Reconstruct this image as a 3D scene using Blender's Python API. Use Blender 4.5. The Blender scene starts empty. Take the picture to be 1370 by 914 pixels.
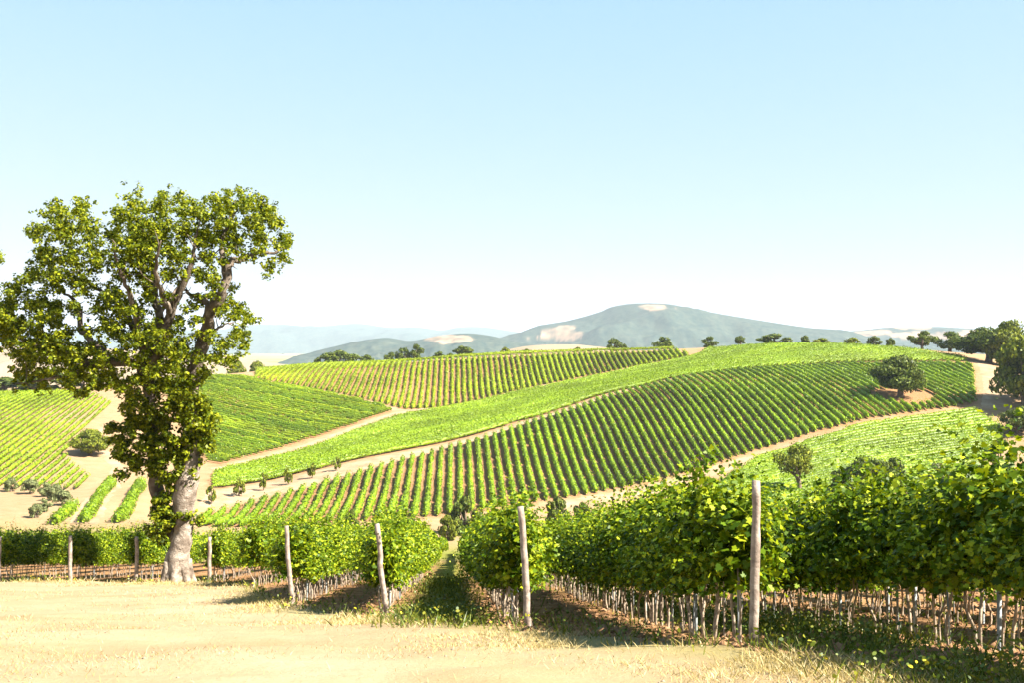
import bpy, math, random
import numpy as np
from mathutils import Vector

S = bpy.context.scene
C = S.collection
rng = np.random.default_rng(7)
random.seed(7)
R = math.radians

# ------------------------------------------------------------------ camera, light, exposure
F, U0, V0 = 1400.0, 685.0, 465.0            # focal length and horizon in photo pixels (1370 wide)
cam = bpy.data.cameras.new('camera')
cam.sensor_width = 36.0
cam.lens = 36.0 * F / 1370.0
cam.clip_start = 0.1
cam.clip_end = 80000
co = bpy.data.objects.new('camera', cam)
C.objects.link(co)
co.location = (0, 0, 0)
co.rotation_euler = (R(90) + math.atan((V0 - 457.0) / F), 0, 0)
S.camera = co

SUN_EL, SUN_AZ = 44.0, 111.0                 # azimuth clockwise from +Y (camera forward)
w = bpy.data.worlds.new('World')
S.world = w
w.use_nodes = True
nt = w.node_tree
bg = nt.nodes['Background']
sky = nt.nodes.new('ShaderNodeTexSky')
sky.sky_type = 'NISHITA'
sky.sun_disc = False
sky.sun_elevation = R(SUN_EL)
sky.sun_rotation = R(SUN_AZ)
sky.altitude = 200
sky.air_density = 1.0
sky.dust_density = 0.6
sky.ozone_density = 0.4
# milky summer haze: strong radiances level off
def vm(op, a, b):
    n = nt.nodes.new('ShaderNodeVectorMath'); n.operation = op
    for s_, v_ in ((n.inputs[0], a), (n.inputs[1], b)):
        if isinstance(v_, tuple): s_.default_value = v_
        else: nt.links.new(v_, s_)
    return n.outputs[0]
nt.links.new(vm('DIVIDE', vm('MULTIPLY', sky.outputs[0], (5.35, 4.82, 4.62)), vm('ADD', sky.outputs[0], (2.6, 1.2, .25))), bg.inputs[0])
bg.inputs[1].default_value = 0.05
sl = bpy.data.lights.new('sun', 'SUN')
sl.energy = 5.0
sl.angle = R(0.53)
sl.color = (1.0, 0.94, 0.84)
so = bpy.data.objects.new('sun', sl)
C.objects.link(so)
to_sun = Vector((math.sin(R(SUN_AZ)) * math.cos(R(SUN_EL)), math.cos(R(SUN_AZ)) * math.cos(R(SUN_EL)), math.sin(R(SUN_EL))))
so.rotation_euler = to_sun.to_track_quat('Z', 'Y').to_euler()
vs = S.view_settings
S.display_settings.display_device = 'sRGB'
vs.view_transform = 'Standard'
vs.look = 'None'
vs.gamma = 1.0
vs.use_curve_mapping = False
vs.exposure = 2.22
S.render.engine = 'CYCLES'
S.cycles.max_bounces = 6
S.cycles.diffuse_bounces = 2
S.cycles.glossy_bounces = 2
S.cycles.transmission_bounces = 3
S.cycles.transparent_max_bounces = 4
S.cycles.volume_bounces = 0
S.cycles.use_denoising = True
S.cycles.caustics_reflective = False
S.cycles.caustics_refractive = False

# ------------------------------------------------------------------ helpers
def at(u, v, d):
    return np.array([(u - U0) / F * d, d, (V0 - v) / F * d])

def tag(o, label=None, cat=None, group=None, kind=None):
    if label: o['label'] = label
    if cat: o['category'] = cat
    if group: o['group'] = group
    if kind: o['kind'] = kind
    return o

def empty(name, loc=(0, 0, 0), rz=0.0):
    o = bpy.data.objects.new(name, None)
    o.empty_display_size = 0.3
    o.location = loc
    o.rotation_euler = (0, 0, rz)
    C.objects.link(o)
    return o

class MB:
    """collects polygons and links them as one mesh object"""
    def __init__(self):
        self.v, self.f, self.n, self.at = [], [], 0, []
    def add(self, verts, faces, val=None):
        verts = np.asarray(verts, dtype=np.float64).reshape(-1, 3)
        faces = np.asarray(faces, dtype=np.int64)
        self.v.append(verts)
        self.f.append(faces + self.n)
        self.n += len(verts)
        self.at.append(np.zeros(len(verts)) if val is None else np.broadcast_to(np.asarray(val, dtype=np.float64), (len(verts),)))
        return self
    def polys(self, pts, val=None):
        pts = np.asarray(pts)
        m, k, _ = pts.shape
        if m:
            if val is not None and np.ndim(val): val = np.repeat(val, k)
            self.add(pts.reshape(-1, 3), np.arange(m * k).reshape(m, k), val)
        return self
    def mesh(self, name, mat, smooth=False, attr=None):
        me = bpy.data.meshes.new(name)
        V = np.concatenate(self.v) if self.v else np.zeros((0, 3))
        me.vertices.add(len(V))
        me.vertices.foreach_set('co', V.ravel().astype(np.float32))
        nl = sum(f.size for f in self.f)
        npoly = sum(len(f) for f in self.f)
        me.loops.add(nl)
        me.loops.foreach_set('vertex_index', np.concatenate([f.ravel() for f in self.f]).astype(np.int32))
        tot = np.concatenate([np.full(len(f), f.shape[1]) for f in self.f]).astype(np.int32)
        me.polygons.add(npoly)
        st = np.concatenate([[0], np.cumsum(tot)[:-1]]).astype(np.int32)
        me.polygons.foreach_set('loop_start', st)
        me.polygons.foreach_set('loop_total', tot)
        if smooth:
            me.polygons.foreach_set('use_smooth', np.ones(npoly, dtype=bool))
        if attr:
            a = me.attributes.new(attr, 'FLOAT', 'POINT')
            a.data.foreach_set('value', np.concatenate(self.at).astype(np.float32))
        me.update(calc_edges=True)
        me.materials.append(mat)
        return me
    def build(self, name, mat, parent=None, smooth=False, attr=None):
        o = bpy.data.objects.new(name, self.mesh(name, mat, smooth, attr))
        C.objects.link(o)
        if parent: o.parent = parent
        return o

def link(name, me, parent=None):
    o = bpy.data.objects.new(name, me)
    C.objects.link(o)
    if parent: o.parent = parent
    return o

def norm(a):
    return a / np.maximum(np.linalg.norm(a, axis=-1, keepdims=True), 1e-9)

def frames(nrm, g=rng):
    nrm = norm(nrm)
    a = g.normal(size=nrm.shape)
    t = norm(np.cross(nrm, a))
    return t, np.cross(nrm, t), nrm

LEAF = {
    'quad': np.array([[-.5, -.5, 0], [.5, -.5, 0], [.5, .5, 0], [-.5, .5, 0]]),
    'oval': np.array([[0, -.5, 0], [.3, -.2, .05], [.3, .2, .05], [0, .5, -.06], [-.3, .2, .05], [-.3, -.2, .05]]),
    'vine': np.array([[0, -.30, 0], [.28, -.52, .05], [.34, -.24, .05], [.56, -.06, .1], [.27, .06, .04], [.30, .36, .03], [0, .62, -.1], [-.30, .36, .03], [-.27, .06, .04], [-.56, -.06, .1], [-.34, -.24, .05], [-.28, -.52, .05]]),
    'lobed': np.array([[0, -.55, 0], [.22, -.2, .05], [.42, .12, .06], [.2, .3, .02], [0, .55, -.06], [-.2, .3, .02], [-.42, .12, .06], [-.22, -.2, .05]]),
}
def cards(cen, nrm, size, shape='quad', g=rng):
    """leaf-sized faces at cen facing nrm"""
    t, b, n = frames(nrm, g)
    L = LEAF[shape]
    size = np.broadcast_to(np.asarray(size, dtype=np.float64), (len(cen),))
    return cen[:, None, :] + size[:, None, None] * (L[None, :, 0:1] * t[:, None, :] + L[None, :, 1:2] * b[:, None, :] + L[None, :, 2:3] * n[:, None, :])

def tube(mb, pts, rad, seg=8, rough=0.0, g=rng, cap=True):
    pts = np.asarray(pts, dtype=np.float64)
    rad = np.broadcast_to(np.asarray(rad, dtype=np.float64), (len(pts),))
    tan = norm(np.gradient(pts, axis=0))
    ref = np.array([0.0, 1.0, 0.0]) if abs(tan[0][1]) < 0.9 else np.array([1.0, 0, 0])
    rings = []
    for i in range(len(pts)):
        a = norm(np.cross(tan[i], ref)); b = np.cross(tan[i], a)
        ref = np.cross(a, tan[i]) * 1.0 if False else ref
        th = np.linspace(0, 2 * np.pi, seg, endpoint=False)
        r = rad[i] * (1 + rough * g.uniform(-1, 1, seg))
        rings.append(pts[i] + np.cos(th)[:, None] * r[:, None] * a + np.sin(th)[:, None] * r[:, None] * b)
    V = np.concatenate(rings)
    F_ = []
    for i in range(len(pts) - 1):
        for j in range(seg):
            k = (j + 1) % seg
            F_.append((i * seg + j, i * seg + k, (i + 1) * seg + k, (i + 1) * seg + j))
    n0 = mb.n
    mb.add(V, F_)
    if cap:
        top = np.arange(seg) + (len(pts) - 1) * seg
        mb.f.append((top + n0).reshape(1, -1))
        mb.f.append((np.arange(seg)[::-1] + n0).reshape(1, -1))
    return mb

def spline(pts, n):
    """Catmull-Rom through pts (any dimension)"""
    P = np.asarray(pts, dtype=np.float64)
    P = np.concatenate([2 * P[:1] - P[1:2], P, 2 * P[-1:] - P[-2:-1]])
    m = len(P) - 3
    out = []
    for q in np.linspace(0, m - 1e-6, n):
        i = int(q); t = q - i
        a, b, c, d = P[i:i + 4]
        out.append(0.5 * ((2 * b) + (c - a) * t + (2 * a - 5 * b + 4 * c - d) * t * t + (3 * b - a - 3 * c + d) * t ** 3))
    return np.array(out)

def sstep(a, b, x):
    t = np.clip((x - a) / (b - a), 0, 1)
    return t * t * (3 - 2 * t)

_perm = np.random.default_rng(3).random((256, 256))
def vnoise(x, y):
    xi, yi = np.floor(x).astype(int), np.floor(y).astype(int)
    fx, fy = x - xi, y - yi
    fx, fy = fx * fx * (3 - 2 * fx), fy * fy * (3 - 2 * fy)
    g = lambda a, b: _perm[a % 256, b % 256]
    return (g(xi, yi) * (1 - fx) + g(xi + 1, yi) * fx) * (1 - fy) + (g(xi, yi + 1) * (1 - fx) + g(xi + 1, yi + 1) * fx) * fy - 0.5
def fbm(x, y, s, o=4):
    r = 0
    for i in range(o):
        r = r + vnoise(x / s * 2 ** i + 17 * i, y / s * 2 ** i + 5 * i) * 0.5 ** i
    return r

def inpoly(px, py, poly):
    poly = np.asarray(poly)
    ins = np.zeros(np.shape(px), dtype=bool)
    j = len(poly) - 1
    for i in range(len(poly)):
        xi, yi = poly[i]; xj, yj = poly[j]
        c = ((yi > py) != (yj > py)) & (px < (xj - xi) * (py - yi) / (yj - yi + 1e-12) + xi)
        ins ^= c
        j = i
    return ins

# ------------------------------------------------------------------ materials
def mat(name):
    m = bpy.data.materials.new(name)
    m.use_nodes = True
    t = m.node_tree
    b = t.nodes['Principled BSDF']
    return m, t, b
def node(t, kind, **kw):
    n = t.nodes.new(kind)
    for k, v in kw.items(): setattr(n, k, v)
    return n
def ramp(t, fac, stops):
    r = node(t, 'ShaderNodeValToRGB')
    e = r.color_ramp.elements
    while len(e) < len(stops): e.new(0.5)
    for el, (p, c) in zip(e, stops):
        el.position = p; el.color = (*c, 1)
    t.links.new(fac, r.inputs[0])
    return r.outputs[0]
def noise(t, scale, detail=4, rough=0.6, coord='Object'):
    tc = node(t, 'ShaderNodeTexCoord')
    n = node(t, 'ShaderNodeTexNoise')
    n.inputs['Scale'].default_value = scale
    n.inputs['Detail'].default_value = detail
    n.inputs['Roughness'].default_value = rough
    t.links.new(tc.outputs[coord], n.inputs['Vector'])
    return n.outputs['Fac']
def mixc(t, fac, a, b, mode='MIX'):
    m = node(t, 'ShaderNodeMix', data_type='RGBA', blend_type=mode)
    for s, v in ((m.inputs[0], fac), (m.inputs[6], a), (m.inputs[7], b)):
        if isinstance(v, (int, float)): s.default_value = v
        elif isinstance(v, tuple): s.default_value = (*v, 1)
        else: t.links.new(v, s)
    return m.outputs[2]
def mth(t, op, a, b=None):
    m = node(t, 'ShaderNodeMath', operation=op)
    for s, v in ((m.inputs[0], a), (m.inputs[1], b)):
        if v is None: continue
        if isinstance(v, (int, float)): s.default_value = v
        else: t.links.new(v, s)
    return m.outputs[0]
def attr(t, name):
    a = node(t, 'ShaderNodeAttribute')
    a.attribute_name = name
    return a.outputs['Fac']
def bump(t, b, h, strength=0.4, dist=0.05):
    n = node(t, 'ShaderNodeBump')
    n.inputs['Strength'].default_value = strength
    n.inputs['Distance'].default_value = dist
    t.links.new(h, n.inputs['Height'])
    t.links.new(n.outputs[0], b.inputs['Normal'])

def leaf_mat(name, cols, trans=0.3, big=None, gloss=0.45, spec=0.25):
    """cols: dark, mid, light leaf colours picked per leaf"""
    m, t, b = mat(name)
    g = node(t, 'ShaderNodeNewGeometry')
    c = ramp(t, g.outputs['Random Per Island'], [(0.0, cols[0]), (0.5, cols[1]), (1.0, cols[2])])
    if big:
        n = noise(t, big, 2)
        k = node(t, 'ShaderNodeMapRange')
        k.inputs[1].default_value = 0.3; k.inputs[2].default_value = 0.7
        k.inputs[3].default_value = 0.72; k.inputs[4].default_value = 1.25
        t.links.new(n, k.inputs[0])
        cc = node(t, 'ShaderNodeCombineColor')
        for i in range(3): t.links.new(k.outputs[0], cc.inputs[i])
        c = mixc(t, 1.0, c, cc.outputs[0], 'MULTIPLY')
    t.links.new(c, b.inputs['Base Color'])
    b.inputs['Roughness'].default_value = gloss
    b.inputs['Specular IOR Level'].default_value = spec
    tr = node(t, 'ShaderNodeBsdfTranslucent')
    tc = mixc(t, 1.0, c, (1.25, 1.2, 0.5), 'MULTIPLY')
    t.links.new(tc, tr.inputs[0])
    mx = node(t, 'ShaderNodeMixShader')
    mx.inputs[0].default_value = trans
    t.links.new(b.outputs[0], mx.inputs[1]); t.links.new(tr.outputs[0], mx.inputs[2])
    t.links.new(mx.outputs[0], t.nodes['Material Output'].inputs['Surface'])
    return m

def simple(name, stops, scale, rough=0.9, bstr=0.0, bdist=0.02, bscale=None, detail=5):
    m, t, b = mat(name)
    n = noise(t, scale, detail)
    t.links.new(ramp(t, n, stops), b.inputs['Base Color'])
    b.inputs['Roughness'].default_value = rough
    b.inputs['Specular IOR Level'].default_value = 0.2
    if bstr: bump(t, b, noise(t, bscale or scale * 3, 6), bstr, bdist)
    return m

M = {}
M['vine_leaf'] = leaf_mat('vine_leaf', [(.022, .052, .002), (.095, .155, .005), (.330, .370, .014)], .28, gloss=.45, spec=.12)
M['vine_far'] = leaf_mat('vine_far', [(.075, .145, .004), (.145, .230, .006), (.230, .315, .010)], .25, big=.05)
M['vine_bright'] = leaf_mat('vine_bright', [(.110, .180, .003), (.160, .235, .005), (.215, .285, .008)], .25, big=.04)
M['vine_left'] = leaf_mat('vine_left', [(.075, .140, .004), (.155, .230, .006), (.255, .315, .010)], .25, big=.05)
M['vine_upper'] = leaf_mat('vine_upper', [(.130, .185, .003), (.185, .240, .005), (.245, .290, .008)], .25, big=.03)
M['oak_leaf'] = leaf_mat('oak_leaf', [(.026, .044, .003), (.115, .150, .006), (.310, .320, .014)], .36, spec=.12)
M['tree_leaf'] = leaf_mat('tree_leaf', [(.022, .038, .006), (.065, .092, .012), (.140, .165, .024)], .2, spec=.1)
M['tree_yellow'] = leaf_mat('tree_yellow', [(.045, .065, .006), (.120, .145, .012), (.220, .235, .022)], .2, spec=.1)
M['olive_leaf'] = leaf_mat('olive_leaf', [(.075, .090, .030), (.140, .160, .060), (.210, .225, .095)], .2, spec=.1)
M['straw'] = leaf_mat('straw', [(.28, .20, .07), (.40, .31, .13), (.50, .41, .21)], .2)
M['weed'] = leaf_mat('weed', [(.045, .080, .010), (.110, .140, .014), (.210, .200, .020)], .25)
M['flower'] = leaf_mat('flower', [(.55, .40, .02), (.62, .48, .03), (.68, .55, .05)], .2)
M['bark'] = simple('bark', [(.32, (.085, .06, .042)), (.48, (.19, .15, .115)), (.66, (.33, .275, .225))], 2.6, .95, 1.0, .09, 7)
M['limb'] = simple('limb_bark_shaded', [(.30, (.05, .036, .026)), (.5, (.11, .085, .062)), (.7, (.24, .195, .155))], 2.0, .95, .9, .06, 9)  # oak bark darkened for the limbs: crown shade put into the colour
M['bark_dark'] = simple('bark_dark', [(.3, (.07, .05, .035)), (.7, (.2, .15, .11))], 6, .95, .5, .03)
M['post'] = simple('post_wood', [(.3, (.12, .09, .066)), (.5, (.26, .20, .16)), (.7, (.40, .33, .27))], 7, .9, .8, .01, 30)
M['vine_bark'] = simple('vine_bark', [(.3, (.14, .10, .065)), (.7, (.44, .35, .26))], 14, .95, .5, .01, 40)
M['stake'] = simple('stake_steel', [(.3, (.20, .22, .22)), (.7, (.32, .34, .34))], 9, .5)
M['clod'] = simple('clod_earth', [(.3, (.16, .08, .035)), (.7, (.30, .17, .09))], 5, 1)
M['pebble'] = simple('pebble', [(.3, (.15, .12, .08)), (.7, (.28, .235, .17))], 9, 1)
M['track'] = simple('track_dirt', [(.3, (.21, .13, .07)), (.5, (.27, .18, .105)), (.7, (.33, .24, .15))], .25, 1, .3, .1)
M['red_soil'] = simple('red_soil', [(.3, (.42, .20, .09)), (.7, (.56, .30, .15))], .6, 1)

# ground: soil / straw / green chosen by what grows there (vertex attributes)
m, t, b = mat('ground')
M['ground'] = m
n1, n2, n3 = noise(t, .35, 5), noise(t, 2.3, 6, .7), noise(t, 22, 5, .7)
straw = ramp(t, n1, [(.30, (.25, .18, .10)), (.5, (.32, .245, .15)), (.7, (.37, .30, .20))])
straw = mixc(t, mth(t, 'MULTIPLY', n3, .75), straw, (.19, .125, .062))
straw = mixc(t, mth(t, 'MULTIPLY', mth(t, 'POWER', n2, 3.0), .7), straw, (.17, .12, .055))
soil = ramp(t, n2, [(.3, (.14, .066, .026)), (.5, (.26, .14, .064)), (.72, (.36, .22, .12))])
soil = mixc(t, mth(t, 'MULTIPLY', n3, .5), soil, (.17, .09, .04))
green = ramp(t, n2, [(.3, (.06, .085, .012)), (.5, (.13, .15, .02)), (.7, (.26, .23, .05))])
col = mixc(t, attr(t, 'soil'), straw, soil)
gf = mth(t, 'MULTIPLY', attr(t, 'green'), mth(t, 'ADD', n1, .5))
col = mixc(t, gf, col, green)
t.links.new(col, b.inputs['Base Color'])
b.inputs['Roughness'].default_value = 1.0
b.inputs['Specular IOR Level'].default_value = 0.05
bump(t, b, mth(t, 'ADD', n2, mth(t, 'MULTIPLY', n3, .5)), .6, .06)

def hill_mat(name, dark, light, bare, sc):
    m, t, b = mat(name)
    n = noise(t, sc, 10, .72)
    g = ramp(t, n, [(.36, dark), (.66, light)])
    bn = ramp(t, noise(t, sc * .7, 4), [(.3, tuple(c * .75 for c in bare)), (.7, bare)])
    t.links.new(mixc(t, attr(t, 'bare'), g, bn), b.inputs['Base Color'])
    b.inputs['Roughness'].default_value = 1
    b.inputs['Specular IOR Level'].default_value = 0
    return m
M['hill'] = hill_mat('hill_scrub', (.012, .030, .026), (.060, .070, .050), (.32, .21, .135), .03)
M['hill_dry'] = hill_mat('hill_dry', (.17, .135, .085), (.27, .20, .13), (.30, .22, .15), .004)

# ------------------------------------------------------------------ terrain
SL = 609.0                                    # vine rows run towards this photo column
AZ = (SL - U0) / F                            # x drifts by AZ per metre of y along a row
_fy = np.array([-400, -60, -20, 0, 6, 8, 11.5, 15.9, 20.5, 24.2, 42, 60, 200, 400])
_fz = np.array([-1, -1.5, -1.6, -1.62, -2.35, -2.68, -3.3, -4.24, -5.25, -5.96, -9.4, -12.77, -38.9, -76])
def zfront(y):
    y = np.asarray(y, dtype=np.float64)
    r = 0
    for o, k in ((-2, .15), (-1, .2), (0, .3), (1, .2), (2, .15)):
        r = r + k * np.interp(y + o, _fy, _fz)
    return r

MID_TOP = [(265, 692, 238), (340, 672, 250), (407, 655, 261), (483, 632, 274), (545, 615, 288), (603, 600, 303), (704, 568, 325),
           (806, 533, 360), (880, 514, 380), (926, 503, 387), (1040, 493, 392), (1140, 488, 395), (1240, 487, 390), (1303, 489, 380)]
MID_BOT = [(265, 706, 220), (400, 703, 222), (500, 698, 228), (600, 691, 237), (760, 668, 255), (890, 643, 275), (1015, 604, 297), (1145, 566, 310),
           (1240, 551, 319), (1307, 541, 325)]
BAND_LO = [(283, 655, 262), (340, 648, 275), (480, 615, 293), (560, 600, 305), (640, 582, 319), (720, 558, 338), (780, 538, 362), (806, 529, 368), (880, 511, 385), (926, 502, 391),
           (1040, 491, 397), (1140, 486, 400), (1240, 485, 395), (1300, 486, 386)]
BAND_HI = [(283, 634, 290), (340, 621, 312), (393, 609, 332), (470, 580, 368), (540, 557, 402), (600, 547, 418), (650, 536, 430),
           (700, 524, 450), (790, 506, 470), (860, 491, 485), (930, 477, 495)]
UP_BOT = [(340, 507, 455), (377, 514, 448), (430, 523, 440), (470, 531, 432), (520, 543, 420), (548, 549, 416), (600, 545, 425), (650, 534, 436), (700, 522, 455), (790, 504, 475), (860, 489.5, 489), (930, 476, 499)]
UP_TOP = [(345, 497, 500), (400, 492, 520), (500, 488, 515), (610, 481, 510), (700, 476.5, 512), (800, 472, 515), (900, 468, 515)]
CREST = [(950, 466, 505), (1000, 464, 485), (1100, 462, 455), (1200, 467, 430), (1290, 479, 400)]
LEFT_BOT = [(283, 626, 302), (340, 611, 327), (400, 594, 353), (470, 571, 380), (525, 551, 410)]
LEFT_UP = [(525, 549, 415), (470, 533, 428), (430, 525, 436), (377, 516, 444), (320, 505, 455), (250, 505, 450), (215, 520, 420)]
RLOW = [(1343, 575, 305), (1300, 620, 275), (1200, 645, 258), (1068, 661, 254), (1000, 680, 246), (1150, 640, 260)]
LEFTMOST = [(0, 528, 414), (-80, 528, 410), (60, 560, 350), (130, 570, 345), (80, 605, 300), (0, 605, 298), (100, 655, 255), (0, 655, 252), (-80, 655, 250)]
FLAT = [(50, 702, 205), (150, 700, 206), (230, 698, 210), (0, 702, 203), (130, 640, 268), (170, 660, 245), (220, 665, 240), (200, 630, 290), (-80, 702, 200), (190, 590, 330)]
RIGHT = [(1365, 548, 320), (1330, 505, 365), (1330, 490, 395), (1400, 485, 410), (1500, 500, 330), (1500, 470, 440), (1600, 560, 280), (1500, 640, 255), (1400, 660, 248)]
ctrl = [at(*p) for L in (MID_TOP, MID_BOT, BAND_LO, BAND_HI, UP_BOT, UP_TOP, CREST, LEFT_BOT, LEFT_UP, RLOW, LEFTMOST, FLAT, RIGHT) for p in L]
for yy in (70, 100, 130, 160, 180):
    for xx in (-150, -90, -45, 0, 45, 90, 150):
        ctrl.append(np.array([xx, yy, float(zfront(yy))]))
for xx, yy, zz in ((-250, 480, -24), (-160, 520, -22), (-100, 570, -17), (0, 600, -20), (100, 580, -16), (180, 520, -9), (260, 480, -10), (350, 480, -14), (-300, 600, -40),
                   (-150, 640, -40), (0, 700, -42), (150, 680, -36), (300, 620, -30), (450, 500, -20), (-350, 300, -34), (-350, 400, -26), (450, 300, -20), (420, 200, -30)):
    ctrl.append(np.array([xx, yy, zz], dtype=float))
ctrl = np.array(ctrl)
def _k(r2): return 0.5 * r2 * np.log(r2 + 1e-9)
_P = ctrl[:, :2] / 100.0
_A = _k(((_P[:, None] - _P[None]) ** 2).sum(-1)) + np.eye(len(_P)) * 0.004
_T = np.concatenate([np.ones((len(_P), 1)), _P], 1)
_W = np.linalg.solve(np.block([[_A, _T], [_T.T, np.zeros((3, 3))]]), np.concatenate([ctrl[:, 2], np.zeros(3)]))
def tps(x, y):
    q = np.stack([x, y], -1) / 100.0
    out = np.zeros(len(q))
    for i in range(0, len(q), 20000):
        s = q[i:i + 20000]
        out[i:i + 20000] = _k(((s[:, None] - _P[None]) ** 2).sum(-1)) @ _W[:-3] + _W[-3] + s @ _W[-2:]
    return out
def H(x, y):
    x, y = np.broadcast_arrays(np.asarray(x, dtype=np.float64), np.asarray(y, dtype=np.float64))
    sh = x.shape
    x, y = x.ravel(), y.ravel()
    z = zfront(y)
    yc, xc = np.clip(y, 55, 720), np.clip(x, -420, 480)
    m = y > 45
    if m.any():
        zt = tps(xc[m], yc[m])
        k = sstep(48, 90, y[m])
        zm = z[m] * (1 - k) + zt * k
        far = -70 + 10 * fbm(x[m], y[m], 900, 3)
        k2 = np.maximum(sstep(560, 900, y[m]), sstep(360, 700, np.abs(x[m])))
        z[m] = zm * (1 - k2) + far * k2
    rt = y + .18 * x - 13.2 + .5 * fbm(x, y * 0, 14, 2)
    z = z - .05 * (np.exp(-((rt - .8) / .28) ** 2) + np.exp(-((rt + .8) / .28) ** 2)) * sstep(4, -2, x) * (1 - sstep(16, 20, y))
    z = z + 0.10 * fbm(x, y, 3.0, 3) * (1 - sstep(40, 80, y)) + 0.05 * fbm(x + 9, y, .8, 2) * (1 - sstep(20, 50, y))
    return z.reshape(sh)

def grow(a, b, d0, r, dmax):
    o = [a]
    d = d0
    while o[-1] < b:
        o.append(o[-1] + d); d = min(d * r, dmax if o[-1] < 720 else 1e9)
    return o
ys = np.array(sorted([-v for v in grow(.5, 400, .5, 1.3, 80)]) + list(np.arange(0, 45, .22)) + grow(45, 40000, .25, 1.045, 3.5))
xh = list(np.arange(0, 24, .25)) + grow(24, 40000, .28, 1.05, 4.0)
xs = np.array([-v for v in xh[:0:-1]] + xh)
GX, GY = np.meshgrid(xs, ys)
GZ = H(GX, GY)

# foreground vine rows: x at y=0, where the row starts (y), how far single vines go
ROWS = [(10.4, 15.0, 24.0), (8.0, 11.0, 26.0), (5.6, 7.5, 31.0), (3.25, 11.6, 42.0), (0.97, 16.0, 46.0), (-1.49, 20.6, 48.0), (-3.87, 24.3, 50.0), (-6.9, 35.5, 50.0),
        (-9.9, 42.2, 51.0), (-12.9, 42.2, 51.0), (-15.5, 42.2, 51.0), (-18.3, 42.2, 51.0), (-21.0, 42.4, 50.0)]
_rx = np.array([r[0] for r in ROWS][::-1]); _ry = np.array([r[1] for r in ROWS][::-1])
def zones(x, y):
    x0 = x - AZ * y
    st = np.interp(x0, _rx, _ry)
    inrow = sstep(-1.5, .4, y - st + 1.4 * fbm(x, y, 2.5, 3))
    far = sstep(70, 110, y)
    soil = np.maximum(inrow * (1 - far), far * .45)
    lane = np.exp(-((x0 + .35) / .75) ** 2) * sstep(-2.0, 1.0, y - 17.5)
    verge = np.exp(-((y - st + 1.6) / 1.5) ** 2) * .35 * sstep(-12, -4, x0)
    rightw = np.exp(-((x0 - 4.6) / 1.0) ** 2) * sstep(8, 9, y) * .9
    green = np.clip(np.maximum.reduce([lane, verge, rightw]) + .25 * fbm(x, y, 4, 3), 0, 1) * (1 - far)
    green = np.maximum(green, far * (1 - sstep(170, 215, y)) * .9)
    green = np.maximum(green, sstep(520, 800, y) * (.15 + .75 * sstep(-.06, .05, fbm(x, y * 1.5, 520, 3))))
    return soil, green
soil_a, green_a = zones(GX, GY)
for poly_ in ([xy_ for xy_ in MID_TOP + MID_BOT[::-1]], UP_BOT + UP_TOP[::-1], LEFT_BOT + LEFT_UP, BAND_LO + CREST[::-1] + BAND_HI[::-1]):
    ins_ = inpoly(GX, GY, [((p[0] - U0) / F * p[2], p[2]) for p in poly_])
    soil_a[ins_] = 1.0; green_a[ins_] = 0.0
ny, nx = GX.shape
idx = np.arange(ny * nx).reshape(ny, nx)
gm = MB().add(np.stack([GX, GY, GZ], -1), np.stack([idx[:-1, :-1], idx[:-1, 1:], idx[1:, 1:], idx[1:, :-1]], -1).reshape(-1, 4))
ground = gm.build('ground', M['ground'], smooth=True)
for nm, arr in (('soil', soil_a), ('green', green_a)):
    a = ground.data.attributes.new(nm, 'FLOAT', 'POINT')
    a.data.foreach_set('value', arr.ravel().astype(np.float32))
tag(ground, kind='structure')

def xy(p): return np.array([(p[0] - U0) / F * p[2], p[2]])
def strip(name, lo, hi, m, dz=.06, n=90, k=6, label=None):
    """a dirt track draped on the ground between two edge lines"""
    A = spline([xy(p) for p in lo], n); B = spline([xy(p) for p in hi], n)
    mb = MB()
    tt = np.linspace(0, 1, k + 1)
    P = A[:, None] * (1 - tt)[None, :, None] + B[:, None] * tt[None, :, None]
    jx = 1.3 * fbm(P[..., 0], P[..., 1], 5, 3)
    P = P + jx[..., None]
    Z = H(P[..., 0], P[..., 1]) + dz
    Z[:, 0] -= .12; Z[:, -1] -= .12
    V = np.concatenate([P, Z[..., None]], -1)
    ii = np.arange(n * (k + 1)).reshape(n, k + 1)
    mb.add(V, np.stack([ii[:-1, :-1], ii[1:, :-1], ii[1:, 1:], ii[:-1, 1:]], -1).reshape(-1, 4))
    o = mb.build(name, m, smooth=True)
    return tag(o, label, kind='structure')
def off(L, k): return [(u, v, d + k) for u, v, d in L]
strip('dirt_track', off(MID_TOP[:10], 1.0), off(BAND_LO[:10], -1.0), M['track'])
strip('dirt_track', off(BAND_HI[:6], 1.5), [(283, 0, 301), (340, 0, 325), (400, 0, 350), (470, 0, 379), (525, 0, 408), (560, 0, 421)], M['track'])
strip('dirt_track', [(520, 0, 412), (470, 0, 427), (430, 0, 435), (377, 0, 443)], [(548, 0, 415), (470, 0, 431), (430, 0, 439), (377, 0, 447)], M['track'])
strip('dirt_track', [(740, 0, 244), (880, 0, 263), (990, 0, 283), (1130, 0, 303)], [(740, 0, 252), (880, 0, 273), (1000, 0, 294), (1150, 0, 309)], M['track'])
strip('dirt_track', [(85, 0, 205), (118, 0, 240), (148, 0, 280), (125, 0, 325), (140, 0, 350)], [(135, 0, 205), (152, 0, 240), (172, 0, 285), (136, 0, 325), (150, 0, 350)], M['track'])
strip('dirt_track', [(1310, 0, 322), (1312, 0, 350), (1308, 0, 380), (1300, 0, 400)], [(1360, 0, 318), (1350, 0, 345), (1335, 0, 375), (1325, 0, 400)], M['track'])
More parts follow.
